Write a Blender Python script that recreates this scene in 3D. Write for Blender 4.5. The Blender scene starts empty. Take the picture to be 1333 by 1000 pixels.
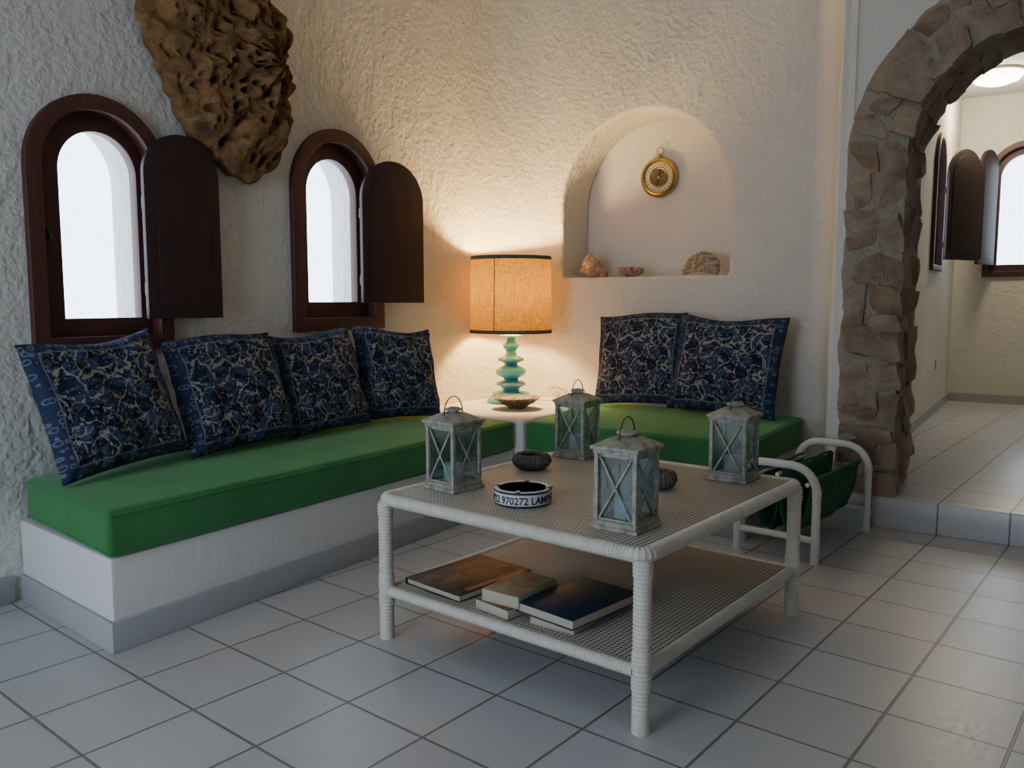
import bpy, bmesh, math, random
from math import sin, cos, pi, radians, sqrt, atan2
from mathutils import Vector, Matrix, noise, Quaternion
random.seed(7)
scene = bpy.context.scene
COL = scene.collection

# ------------------------------------------------------------------ frames
ANG = radians(5.8)
OX, OY = 1.148, 2.541
def F(p, q, z=0.0):
    return Vector((OX + p*cos(ANG) - q*sin(ANG), OY + p*sin(ANG) + q*cos(ANG), z))

# ------------------------------------------------------------------ materials
def newmat(name, col=(.5,.5,.5), rough=.6, metal=0.0, spec=None):
    m = bpy.data.materials.new(name); m.use_nodes = True
    nt = m.node_tree; b = nt.nodes['Principled BSDF']
    b.inputs['Base Color'].default_value = (*col, 1)
    b.inputs['Roughness'].default_value = rough
    b.inputs['Metallic'].default_value = metal
    if spec is not None: b.inputs['Specular IOR Level'].default_value = spec
    return m, nt, b
def mth(nt, op, a, b=None, c=None):
    n = nt.nodes.new('ShaderNodeMath'); n.operation = op
    for i, x in enumerate((a, b, c)):
        if x is None: continue
        if isinstance(x, (int, float)): n.inputs[i].default_value = x
        else: nt.links.new(x, n.inputs[i])
    return n.outputs[0]
def mixc(nt, fac, a, b):
    n = nt.nodes.new('ShaderNodeMix'); n.data_type = 'RGBA'
    for sock, x in ((n.inputs[0], fac), (n.inputs[6], a), (n.inputs[7], b)):
        if isinstance(x, (int, float)): sock.default_value = x
        elif isinstance(x, tuple): sock.default_value = (*x, 1)
        else: nt.links.new(x, sock)
    return n.outputs[2]
def coords(nt, out='Object'):
    return nt.nodes.new('ShaderNodeTexCoord').outputs[out]
def wpos(nt):
    return nt.nodes.new('ShaderNodeNewGeometry').outputs['Position']
def tex_noise(nt, vec, scale, detail=4, dist=0.0, rough=.5):
    n = nt.nodes.new('ShaderNodeTexNoise'); nt.links.new(vec, n.inputs['Vector'])
    n.inputs['Scale'].default_value = scale; n.inputs['Detail'].default_value = detail
    n.inputs['Distortion'].default_value = dist; n.inputs['Roughness'].default_value = rough
    return n
def mapping(nt, vec, scale):
    mp = nt.nodes.new('ShaderNodeMapping'); nt.links.new(vec, mp.inputs[0]); mp.inputs['Scale'].default_value = scale
    return mp.outputs[0]
def bump(nt, b, h, strength=.5, dist=.01):
    n = nt.nodes.new('ShaderNodeBump'); n.inputs['Strength'].default_value = strength
    n.inputs['Distance'].default_value = dist
    nt.links.new(h, n.inputs['Height']); nt.links.new(n.outputs[0], b.inputs['Normal'])
def ramp(nt, fac, stops):
    n = nt.nodes.new('ShaderNodeValToRGB')
    while len(n.color_ramp.elements) < len(stops): n.color_ramp.elements.new(.5)
    for e, (p, c) in zip(n.color_ramp.elements, stops):
        e.position = p; e.color = (*c, 1)
    nt.links.new(fac, n.inputs[0]); return n.outputs[0]

def plaster(name, col, bstr=.8, bd=.02, sc=1.0):
    m, nt, b = newmat(name, col, .9, spec=.15)
    P = wpos(nt)
    n1 = tex_noise(nt, mapping(nt, P, (1,1,.6)), 10*sc, 2, .5); n2 = tex_noise(nt, P, 34*sc, 2, .3, .5); n3 = tex_noise(nt, P, 1.6, 2)
    h = mth(nt, 'ADD', mth(nt, 'MULTIPLY', n1.outputs[0], .7), mth(nt, 'MULTIPLY', n2.outputs[0], .55))
    bump(nt, b, h, bstr, bd)
    dark = tuple(c*.84 for c in col)
    c = mixc(nt, n3.outputs[0], dark, col)
    nt.links.new(c, b.inputs['Base Color'])
    return m
M_wall = plaster('rough_white_stucco', (.70,.68,.63), 1.0, .0165)
M_smooth = plaster('smooth_white_plaster', (.72,.71,.69), .4, .008)
M_far = plaster('cream_stucco', (.70,.68,.61), .7, .015)
M_ceil = plaster('ceiling_plaster', (.72,.70,.66), .5, .02)

def tilemat(name, c1, c2, grout, ox, oy, size=.29):
    m, nt, b = newmat(name, c1, .38)
    P = wpos(nt)
    mp = nt.nodes.new('ShaderNodeMapping'); nt.links.new(P, mp.inputs[0])
    mp.inputs['Location'].default_value = (-ox + size*20, -oy + size*20, 0)
    br = nt.nodes.new('ShaderNodeTexBrick'); nt.links.new(mp.outputs[0], br.inputs[0])
    br.offset = 0; br.squash = 1
    br.inputs['Scale'].default_value = 1
    br.inputs['Brick Width'].default_value = size; br.inputs['Row Height'].default_value = size
    br.inputs['Mortar Size'].default_value = .0045; br.inputs['Mortar Smooth'].default_value = .3
    br.inputs['Color1'].default_value = (*c1, 1); br.inputs['Color2'].default_value = (*c2, 1)
    br.inputs['Mortar'].default_value = (*grout, 1)
    n = tex_noise(nt, P, 3.0, 5)
    n2 = tex_noise(nt, P, 60, 3)
    c = mixc(nt, mth(nt, 'MULTIPLY', n.outputs[0], .35), br.outputs[0], tuple(x*.6 for x in c1))
    nt.links.new(c, b.inputs['Base Color'])
    r = mth(nt, 'ADD', mth(nt, 'MULTIPLY', n2.outputs[0], .22), .22)
    nt.links.new(r, b.inputs['Roughness'])
    h = mth(nt, 'ADD', mth(nt, 'MULTIPLY', br.outputs['Fac'], -1.0), mth(nt, 'MULTIPLY', n.outputs[0], .3))
    bump(nt, b, h, .5, .004)
    return m
M_floor = tilemat('grey_ceramic_floor_tile', (.57,.575,.59), (.52,.525,.54), (.16,.145,.13), 1.11, 2.304)
M_base = plaster('grey_tile_skirting', (.42,.42,.43), .1, .003)
M_base.node_tree.nodes['Principled BSDF'].inputs['Roughness'].default_value = .4

def wood(name, c1, c2, rough=.5):
    m, nt, b = newmat(name, c1, rough)
    P = coords(nt)
    n = tex_noise(nt, mapping(nt, P, (14,14,1.2)), 3, 5, 1.0)
    nt.links.new(mixc(nt, n.outputs[0], c1, c2), b.inputs['Base Color'])
    bump(nt, b, n.outputs[0], .2, .004)
    return m
M_wood = wood('dark_red_stained_wood', (.050,.014,.012), (.10,.028,.021))
M_shut = wood('dark_mahogany_shutter', (.018,.006,.006), (.040,.012,.010), .6)

def glassmat(name, tint, fac, rough):
    m, nt, b = newmat(name, (1,1,1), .05)
    out = nt.nodes['Material Output']; tr = nt.nodes.new('ShaderNodeBsdfTransparent'); tr.inputs[0].default_value=(*tint,1)
    gl = nt.nodes.new('ShaderNodeBsdfGlossy'); gl.inputs['Roughness'].default_value=rough
    mx = nt.nodes.new('ShaderNodeMixShader'); mx.inputs[0].default_value = fac
    nt.links.new(tr.outputs[0], mx.inputs[1]); nt.links.new(gl.outputs[0], mx.inputs[2]); nt.links.new(mx.outputs[0], out.inputs[0])
    return m
M_glass = glassmat('clear_window_glass', (1,1,1), .05, .05)
M_lglass = glassmat('lantern_glass', (.80,.88,.90), .16, .12)

m, nt, b = newmat('green_velvet', (.02,.20,.035), .85, spec=.2)
P = coords(nt); n = tex_noise(nt, P, 5, 4, .5); n2 = tex_noise(nt, P, 260, 2)
nt.links.new(mixc(nt, n.outputs[0], (.024,.13,.036), (.054,.23,.078)), b.inputs['Base Color'])
b.inputs['Sheen Weight'].default_value = .35; b.inputs['Sheen Tint'].default_value = (.5,1,.55,1)
bump(nt, b, mth(nt,'ADD',mth(nt,'MULTIPLY',n2.outputs[0],.15),n.outputs[0]), .3, .01)
M_green = m
m, nt, b = newmat('green_canvas', (.012,.12,.05), .85)
P = coords(nt); n = tex_noise(nt, P, 12, 3)
nt.links.new(mixc(nt, n.outputs[0], (.010,.075,.035), (.018,.13,.055)), b.inputs['Base Color']); M_canvas = m

m, nt, b = newmat('navy_block_print_cotton', (.02,.03,.08), .9, spec=.1)
UV = coords(nt, 'UV')
nz = tex_noise(nt, UV, 4.5, 2)
va = nt.nodes.new('ShaderNodeVectorMath'); va.operation='MULTIPLY_ADD'
nt.links.new(nz.outputs['Color'], va.inputs[0]); va.inputs[1].default_value=(.28,.28,0); nt.links.new(UV, va.inputs[2])
vo = nt.nodes.new('ShaderNodeTexVoronoi'); vo.feature='DISTANCE_TO_EDGE'; vo.inputs['Scale'].default_value=8.0; nt.links.new(va.outputs[0], vo.inputs[0])
line = mth(nt, 'LESS_THAN', vo.outputs['Distance'], .045)
vo2 = tex_noise(nt, UV, 17, 1, 1.6)
leaf = mth(nt, 'LESS_THAN', mth(nt, 'ABSOLUTE', mth(nt,'SUBTRACT', vo2.outputs[0], .60)), .02)
pat = mth(nt, 'MAXIMUM', line, leaf)
bro = tex_noise(nt, UV, 30, 2)
pat = mth(nt, 'MULTIPLY', pat, mth(nt, 'GREATER_THAN', bro.outputs[0], .45))
sx = nt.nodes.new('ShaderNodeSeparateXYZ'); nt.links.new(UV, sx.inputs[0])
ax = mth(nt,'ABSOLUTE',mth(nt,'SUBTRACT',sx.outputs[0],.5)); ay = mth(nt,'ABSOLUTE',mth(nt,'SUBTRACT',sx.outputs[1],.5))
mxx = mth(nt,'MAXIMUM',ax,ay)
border = mth(nt,'GREATER_THAN',mxx,.41)
stripe = mth(nt,'LESS_THAN',mth(nt,'ABSOLUTE',mth(nt,'SUBTRACT',mxx,.412)),.005)
vo3 = nt.nodes.new('ShaderNodeTexVoronoi'); vo3.inputs['Scale'].default_value=19; vo3.inputs['Randomness'].default_value=.55; nt.links.new(UV, vo3.inputs[0])
curl = mth(nt,'LESS_THAN',mth(nt,'ABSOLUTE',mth(nt,'SUBTRACT',vo3.outputs['Distance'],.33)),.075)
mid = tex_noise(nt, UV, 9, 2, 1.0)
ground = mixc(nt, mth(nt,'GREATER_THAN',mid.outputs[0],.50), (.012,.017,.038), (.034,.050,.105))
inner = mixc(nt, pat, ground, (.27,.265,.235))
bc = mixc(nt, curl, (.028,.038,.080), (.12,.135,.185))
c = mixc(nt, border, inner, bc); c = mixc(nt, stripe, c, (.15,.155,.17))
nt.links.new(c, b.inputs['Base Color'])
wn = tex_noise(nt, UV, 5, 3, .8); bump(nt, b, wn.outputs[0], .8, .03)
M_pillow = m

m, nt, b = newmat('white_wrapped_rattan', (.66,.63,.55), .5)
P = coords(nt); n = tex_noise(nt, P, 30, 3)
nt.links.new(mixc(nt, n.outputs[0], (.54,.50,.42), (.76,.73,.65)), b.inputs['Base Color']); M_rattan = m
m, nt, b = newmat('white_painted_cane', (.68,.66,.59), .45); M_cane = m
m, nt, b = newmat('woven_cane_panel', (.55,.5,.42), .6)
P = coords(nt); sp = nt.nodes.new('ShaderNodeSeparateXYZ'); nt.links.new(P, sp.inputs[0])
k = pi/.0145
sxn = mth(nt,'ABSOLUTE',mth(nt,'SINE',mth(nt,'MULTIPLY',sp.outputs[0],k)))
syn = mth(nt,'ABSOLUTE',mth(nt,'SINE',mth(nt,'MULTIPLY',sp.outputs[1],k)))
pr = mth(nt,'MULTIPLY',sxn,syn)
hm = nt.nodes.new('ShaderNodeMapRange'); hm.inputs['From Min'].default_value=.38; hm.inputs['From Max'].default_value=.62
hm.inputs['To Min'].default_value=1; hm.inputs['To Max'].default_value=0; nt.links.new(pr, hm.inputs['Value'])
hole = hm.outputs[0]
nn = tex_noise(nt, P, 8, 3)
light = mixc(nt, nn.outputs[0], (.50,.45,.37), (.66,.61,.52))
nt.links.new(mixc(nt, hole, (.12,.10,.075), light), b.inputs['Base Color'])
bump(nt, b, hole, .8, .004); M_weave = m

m, nt, b = newmat('distressed_grey_green_metal', (.4,.42,.36), .6)
P = coords(nt); n = tex_noise(nt, P, 35, 5, .5, .7)
nt.links.new(ramp(nt, n.outputs[0], [(.32,(.12,.105,.08)),(.48,(.31,.30,.25)),(.72,(.47,.465,.40))]), b.inputs['Base Color'])
bump(nt, b, n.outputs[0], .3, .002); M_lant = m
M_dkmetal = newmat('aged_dark_metal', (.07,.058,.042), .5, .6)[0]
M_wax = newmat('white_candle_wax', (.6,.64,.62), .5)[0]
m, nt, b = newmat('turquoise_lacquer', (.08,.42,.42), .22)
P = coords(nt); n = tex_noise(nt, P, 9, 2)
nt.links.new(mixc(nt, n.outputs[0], (.045,.27,.40), (.075,.37,.50)), b.inputs['Base Color']); M_turq = m
m, nt, b = newmat('ochre_linen_shade', (.55,.28,.06), .9)
out = nt.nodes['Material Output']
P = coords(nt)
w1 = tex_noise(nt, mapping(nt, P, (30,30,260)), 1, 3)
w2 = tex_noise(nt, mapping(nt, P, (260,260,12)), 1, 3)
wv = mth(nt,'MULTIPLY',mth(nt,'ADD',w1.outputs[0],w2.outputs[0]),.5)
cc = ramp(nt, wv, [(.38,(.42,.19,.028)),(.62,(.74,.39,.068))])
df = nt.nodes.new('ShaderNodeBsdfDiffuse'); tl = nt.nodes.new('ShaderNodeBsdfTranslucent')
nt.links.new(cc, df.inputs[0]); nt.links.new(cc, tl.inputs[0])
mx = nt.nodes.new('ShaderNodeMixShader'); mx.inputs[0].default_value=.06
nt.links.new(df.outputs[0], mx.inputs[1]); nt.links.new(tl.outputs[0], mx.inputs[2]); nt.links.new(mx.outputs[0], out.inputs[0])
M_shade = m
M_trim = newmat('grey_ribbon_trim', (.10,.085,.06), .85)[0]
m, nt, b = newmat('warm_bulb', (1,.8,.5), .4); b.inputs['Emission Color'].default_value=(1,.66,.3,1); b.inputs['Emission Strength'].default_value=60; M_bulb=m
m, nt, b = newmat('lit_opal_glass', (1,.9,.7), .4); b.inputs['Emission Color'].default_value=(1,.9,.68,1); b.inputs['Emission Strength'].default_value=12; M_opal=m
m, nt, b = newmat('brown_sea_sponge', (.2,.11,.05), .95, spec=.1)
P = coords(nt); n = tex_noise(nt, P, 14, 5, .6, .65); n2 = tex_noise(nt, P, 60, 3)
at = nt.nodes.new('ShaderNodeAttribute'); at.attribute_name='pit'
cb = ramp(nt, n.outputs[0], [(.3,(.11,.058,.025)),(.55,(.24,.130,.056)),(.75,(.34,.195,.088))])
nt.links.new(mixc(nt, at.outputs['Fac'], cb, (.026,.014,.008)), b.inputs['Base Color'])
bump(nt, b, mth(nt,'ADD',mth(nt,'MULTIPLY',n2.outputs[0],.5),n.outputs[0]), 1.0, .014); M_sponge = m
m, nt, b = newmat('brown_rubble_stone', (.3,.26,.21), .95, spec=.1)
P = wpos(nt); n = tex_noise(nt, P, 7, 6, .5, .65); n2 = tex_noise(nt, P, 45, 5, .2, .7)
ri = nt.nodes.new('ShaderNodeNewGeometry').outputs['Random Per Island']
base = ramp(nt, n.outputs[0], [(.25,(.18,.14,.105)),(.5,(.37,.30,.235)),(.8,(.54,.47,.385))])
tint = ramp(nt, ri, [(0,(.78,.66,.56)),(.5,(1,.95,.88)),(1,(.92,.88,.82))])
mm = nt.nodes.new('ShaderNodeMix'); mm.data_type='RGBA'; mm.blend_type='MULTIPLY'; mm.inputs[0].default_value=1
nt.links.new(base, mm.inputs[6]); nt.links.new(tint, mm.inputs[7]); nt.links.new(mm.outputs[2], b.inputs['Base Color'])
bump(nt, b, mth(nt,'ADD',n.outputs[0],mth(nt,'MULTIPLY',n2.outputs[0],.5)), 1.0, .03); M_stone = m
M_mortar = plaster('sandy_mortar', (.37,.315,.25), 1, .03, 2)

m, nt, b = newmat('aged_brass', (.55,.38,.13), .3, 1.0)
P = coords(nt); n = tex_noise(nt, P, 20, 4)
nt.links.new(mixc(nt, n.outputs[0], (.30,.20,.06), (.58,.43,.18)), b.inputs['Base Color']); M_brass = m
M_dial = newmat('cream_dial', (.55,.50,.37), .4)[0]
M_black = newmat('black_enamel', (.02,.02,.02), .4)[0]
def shellmat(name, a, c, d):
    m, nt, b = newmat(name, a, .55)
    P = coords(nt); n = tex_noise(nt, P, 45, 4, .5)
    nt.links.new(ramp(nt, n.outputs[0], [(.3,a),(.5,c),(.7,d)]), b.inputs['Base Color']); bump(nt,b,n.outputs[0],.4,.003)
    return m
M_conch = shellmat('peach_shell', (.45,.2,.1), (.62,.38,.24), (.75,.6,.45))
M_scallop = shellmat('striped_scallop_shell', (.12,.08,.055), (.36,.27,.19), (.60,.52,.42))
M_pinkshell = shellmat('pinkish_brown_shell', (.22,.08,.06), (.4,.2,.15), (.6,.45,.36))
M_cream = newmat('ivory_glaze', (.66,.65,.60), .25)[0]
M_blueg = newmat('cobalt_glaze', (.02,.03,.10), .25)[0]
m, nt, b = newmat('dark_woven_fibre', (.06,.055,.045), .8)
P = coords(nt); n = tex_noise(nt, P, 60, 3)
nt.links.new(mixc(nt, n.outputs[0], (.035,.03,.022), (.15,.135,.11)), b.inputs['Base Color']); bump(nt,b,n.outputs[0],.6,.004); M_dkwov = m
m, nt, b = newmat('carved_brown_bowl', (.18,.11,.06), .5)
P = coords(nt); vo = nt.nodes.new('ShaderNodeTexVoronoi'); vo.inputs['Scale'].default_value=45; nt.links.new(P, vo.inputs[0])
nt.links.new(ramp(nt, vo.outputs['Distance'], [(.1,(.4,.34,.25)),(.4,(.10,.06,.03))]), b.inputs['Base Color']); M_bowl = m
M_pebble = newmat('mixed_pebbles', (.33,.28,.21), .6)[0]
def bookcover(name, a, c, scale=5, rough=.35, lo=.35, hi=.65):
    m, nt, b = newmat(name, a, rough)
    P = coords(nt); n = tex_noise(nt, P, scale, 4, 1.5)
    nt.links.new(ramp(nt, n.outputs[0], [(lo,a),(hi,c)]), b.inputs['Base Color']); return m
m, nt, b = newmat('book_pages', (.62,.56,.44), .8)
P = coords(nt); sp = nt.nodes.new('ShaderNodeSeparateXYZ'); nt.links.new(P, sp.inputs[0])
w = mth(nt,'SINE',mth(nt,'MULTIPLY',sp.outputs[2],2400))
nt.links.new(mixc(nt, mth(nt,'MULTIPLY_ADD',w,.5,.5), (.38,.33,.25), (.58,.53,.43)), b.inputs['Base Color']); M_pages = m
M_plastic = newmat('white_plastic', (.6,.6,.58), .4)[0]
M_cord = newmat('brown_cord', (.25,.17,.08), .6)[0]

# ------------------------------------------------------------------ mesh builder
def bevbox(c, s, bev=0.0, seg=2):
    bm = bmesh.new(); bmesh.ops.create_cube(bm, size=1)
    for v in bm.verts: v.co = Vector((v.co.x*s[0], v.co.y*s[1], v.co.z*s[2]))
    if bev > 0: bmesh.ops.bevel(bm, geom=bm.edges[:], offset=bev, segments=seg, profile=.5, affect='EDGES')
    bm.verts.ensure_lookup_table(); bm.verts.index_update()
    vs = [v.co + Vector(c) for v in bm.verts]; fs = [[v.index for v in f.verts] for f in bm.faces]
    bm.free(); return vs, fs
def resample(pts, step, closed=False):
    pts = [Vector(p) for p in pts]
    if closed: pts = pts + [pts[0]]
    L = [0]
    for i in range(1, len(pts)): L.append(L[-1] + (pts[i]-pts[i-1]).length)
    n = max(2, int(round(L[-1]/step)))
    if closed and n%2: n+=1
    out = []; j = 0
    for i in range(n if closed else n+1):
        s = L[-1]*i/n
        while j < len(L)-2 and L[j+1] < s: j += 1
        t = (s-L[j])/max(1e-9, L[j+1]-L[j]); out.append(pts[j].lerp(pts[j+1], t))
    return out
class MB:
    def __init__(s): s.v=[]; s.f=[]; s.m=[]
    def add(s, vs, fs, m=0, M=None):
        o = len(s.v)
        s.v += [ (M @ Vector(v)) if M is not None else Vector(v) for v in vs]
        s.f += [[i+o for i in f] for f in fs]; s.m += [m]*len(fs); return s
    def box(s, c, sz, bev=0.0, m=0, M=None, seg=2):
        vs, fs = bevbox(c, sz, bev, seg); return s.add(vs, fs, m, M)
    def tube(s, pts, r, closed=False, n=12, rib=0.0, pitch=.011, m=0, M=None, caps=True):
        pts = [Vector(p) for p in pts]
        if rib > 0: pts = resample(pts, pitch/2, closed)
        N = len(pts); vs = []; fs = []
        def tan(i):
            if closed: return (pts[(i+1)%N]-pts[i-1]).normalized()
            return (pts[min(i+1,N-1)]-pts[max(i-1,0)]).normalized()
        t = tan(0); up = Vector((0,0,1)) if abs(t.z)<.9 else Vector((1,0,0))
        nrm = t.cross(up).normalized(); pt = t
        for i in range(N):
            t = tan(i); q = pt.rotation_difference(t); nrm = (q @ nrm); nrm = (nrm - t*nrm.dot(t)).normalized(); pt = t
            bn = t.cross(nrm); rr = (r[i] if isinstance(r, (list,tuple)) else r) * (1 - (rib if (i%2) else 0))
            for k in range(n):
                a = 2*pi*k/n; vs.append(pts[i] + nrm*(rr*cos(a)) + bn*(rr*sin(a)))
        for i in range(N if closed else N-1):
            j = (i+1)%N
            for k in range(n):
                fs.append([i*n+k, i*n+(k+1)%n, j*n+(k+1)%n, j*n+k])
        if not closed and caps: fs.append([k for k in range(n)][::-1]); fs.append([(N-1)*n+k for k in range(n)])
        return s.add(vs, fs, m, M)
    def lathe(s, prof, n=32, m=0, M=None, fn=None):
        vs=[]; fs=[]
        for (r,z) in prof:
            for k in range(n):
                a=2*pi*k/n; rr = r*(fn(a,z) if fn else 1); vs.append((rr*cos(a), rr*sin(a), z))
        for i in range(len(prof)-1):
            for k in range(n): fs.append([i*n+k, i*n+(k+1)%n, (i+1)*n+(k+1)%n, (i+1)*n+k])
        if prof[0][0] > 1e-5 and prof[0]!=prof[-1]: fs.append([k for k in range(n)][::-1])
        if prof[-1][0] > 1e-5 and prof[0]!=prof[-1]: fs.append([(len(prof)-1)*n+k for k in range(n)])
        return s.add(vs, fs, m, M)
    def build(s, name, mats, parent=None, loc=(0,0,0), rot=(0,0,0), smooth=40):
        me = bpy.data.meshes.new(name); me.from_pydata([tuple(v) for v in s.v], [], s.f)
        if not isinstance(mats, (list,tuple)): mats=[mats]
        for mm_ in mats: me.materials.append(mm_)
        me.polygons.foreach_set('material_index', s.m)
        me.update()
        if smooth:
            me.polygons.foreach_set('use_smooth', [True]*len(me.polygons)); me.set_sharp_from_angle(angle=radians(smooth))
        o = bpy.data.objects.new(name, me); COL.objects.link(o)
        o.location = loc; o.rotation_euler = rot
        if parent: o.parent = parent
        return o
def empty(name, loc=(0,0,0), rot=(0,0,0), parent=None):
    o = bpy.data.objects.new(name, None); o.empty_display_size=.05; COL.objects.link(o)
    o.location = loc; o.rotation_euler = rot
    if parent: o.parent = parent
    return o
def tag(o, label=None, cat=None, group=None, kind=None):
    if label: o['label']=label
    if cat: o['category']=cat
    if group: o['group']=group
    if kind: o['kind']=kind
    return o
def struct(o, label=None): return tag(o, label, None, None, 'structure')
def copytree(root, loc, rotz=None):
    n = root.copy(); COL.objects.link(n); n.location = loc
    if rotz is not None: n.rotation_euler = (0,0,rotz)
    for c in list(root.children):
        k = c.copy(); COL.objects.link(k); k.parent = n; k.matrix_parent_inverse = c.matrix_parent_inverse.copy()
        for g in list(c.children):
            h = g.copy(); COL.objects.link(h); h.parent = k
    return n

def plate(name, outer, holes, y0, y1, mat, loc=(0,0,0), rotz=0.0, parent=None, bevel=0.0):
    cu = bpy.data.curves.new('tmp', 'CURVE'); cu.dimensions='2D'; cu.fill_mode='BOTH'; cu.extrude = abs(y1-y0)/2
    for pts in [outer]+holes:
        sp = cu.splines.new('POLY'); sp.points.add(len(pts)-1); sp.use_cyclic_u=True
        for i,(x,y) in enumerate(pts): sp.points[i].co=(x,y,0,1)
    ob = bpy.data.objects.new('tmp', cu); COL.objects.link(ob)
    bpy.context.view_layer.update()
    dg = bpy.context.evaluated_depsgraph_get()
    me = bpy.data.meshes.new_from_object(ob.evaluated_get(dg))
    bpy.data.objects.remove(ob); bpy.data.curves.remove(cu)
    mid=(y0+y1)/2
    for v in me.vertices:
        x,y,z = v.co; v.co = (x, mid - z, y)
    bm = bmesh.new(); bm.from_mesh(me); bmesh.ops.remove_doubles(bm, verts=bm.verts[:], dist=1e-5)
    bmesh.ops.recalc_face_normals(bm, faces=bm.faces[:])
    if bevel>0:
        es=[e for e in bm.edges if len(e.link_faces)==2 and e.calc_face_angle(0)>radians(50)]
        bmesh.ops.bevel(bm, geom=es, offset=bevel, segments=3, profile=.5, affect='EDGES', clamp_overlap=True)
    bm.to_mesh(me); bm.free()
    me.name = name; me.materials.clear(); me.materials.append(mat)
    me.polygons.foreach_set('use_smooth', [True]*len(me.polygons)); me.set_sharp_from_angle(angle=radians(35 if bevel==0 else 50))
    o = bpy.data.objects.new(name, me); COL.objects.link(o); o.location=loc; o.rotation_euler=(0,0,rotz)
    if parent: o.parent=parent
    return o
def arch(cx, z0, w, h, n=24):
    r=w/2; zc=z0+h-r
    return [(cx-r,z0),(cx+r,z0)] + [(cx+r*cos(pi*i/n), zc+r*sin(pi*i/n)) for i in range(n+1)]
def rect(x0,x1,z0,z1): return [(x0,z0),(x1,z0),(x1,z1),(x0,z1)]

H = 3.3
QW = .731
PW = 3.293
# ------------------------------------------------------------------ shell
W1=dict(c=.453,z0=.90,w=.573,h=.98,ins=.128,dx=.022); W2=dict(c=1.73,z0=.944,w=.64,h=1.02,ins=.145,dx=.0)
wl = plate('wall_left', rect(-3.1,3.65,0,H), [arch(w['c'],w['z0']+.03,w['w']-.06,w['h']-.06) for w in (W1,W2)], 0, .34, M_wall, F(0,QW), ANG)
struct(wl,'rough white stucco wall with two arched windows')
NA = ANG - pi/2
wn_ = plate('wall_back', rect(-.95,1.33,0,H), [arch(.259,1.242,1.098,.995,32)], 0, .35, M_wall, F(PW,0), NA, bevel=.03)
struct(wn_,'rough white stucco wall with an arched niche')
nb = plate('wall_niche', rect(-.5,1.0,1.0,2.5), [], .35, .45, M_smooth, F(PW,0), NA); struct(nb,'smooth back of the arched niche')
R=.34; vs=[];fs=[]; n=12
for i in range(n+1):
    a=pi/2*i/n; p=PW-R+R*sin(a); q=QW-R+R*cos(a)
    for z in (.462,H): vs.append((p,q,z))
for i in range(n): fs.append([2*i,2*i+1,2*i+3,2*i+2])
mb=MB(); mb.add(vs,fs); o=mb.build('wall_corner', M_wall, loc=F(0,0), rot=(0,0,ANG)); struct(o,'rounded stucco corner between the walls')
pts=[(3.292,-1.265),(3.288,-1.29),(3.275,-1.325),(3.22,-1.375),(3.12,-1.41),(3.0,-1.44),(2.94,-1.455),(2.905,-1.48),(2.894,-1.54)]
vs=[];fs=[]
for (p,q) in pts:
    for z in (0,H): vs.append((p,q,z))
for i in range(len(pts)-1): fs.append([2*i,2*i+1,2*i+3,2*i+2])
mb=MB(); mb.add(vs,fs); o=mb.build('wall_return', M_wall, loc=F(0,0), rot=(0,0,ANG), smooth=80); struct(o,'rounded stucco wall return beside the stone arch')
cx,zc,Ro,Ri=2.32,1.76,.80,.53; Rh=.79
pl=[(1.48,0),(cx-Rh,0)]+[(cx-Rh*cos(pi*i/32), zc+Rh*sin(pi*i/32)) for i in range(33)]+[(cx+Rh,0),(4.7,0),(4.7,H),(1.48,H)]
o=plate('wall_arch', pl, [], 0,.5, M_wall, F(2.90,0), NA); struct(o,'rough white stucco wall around the stone archway')
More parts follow.
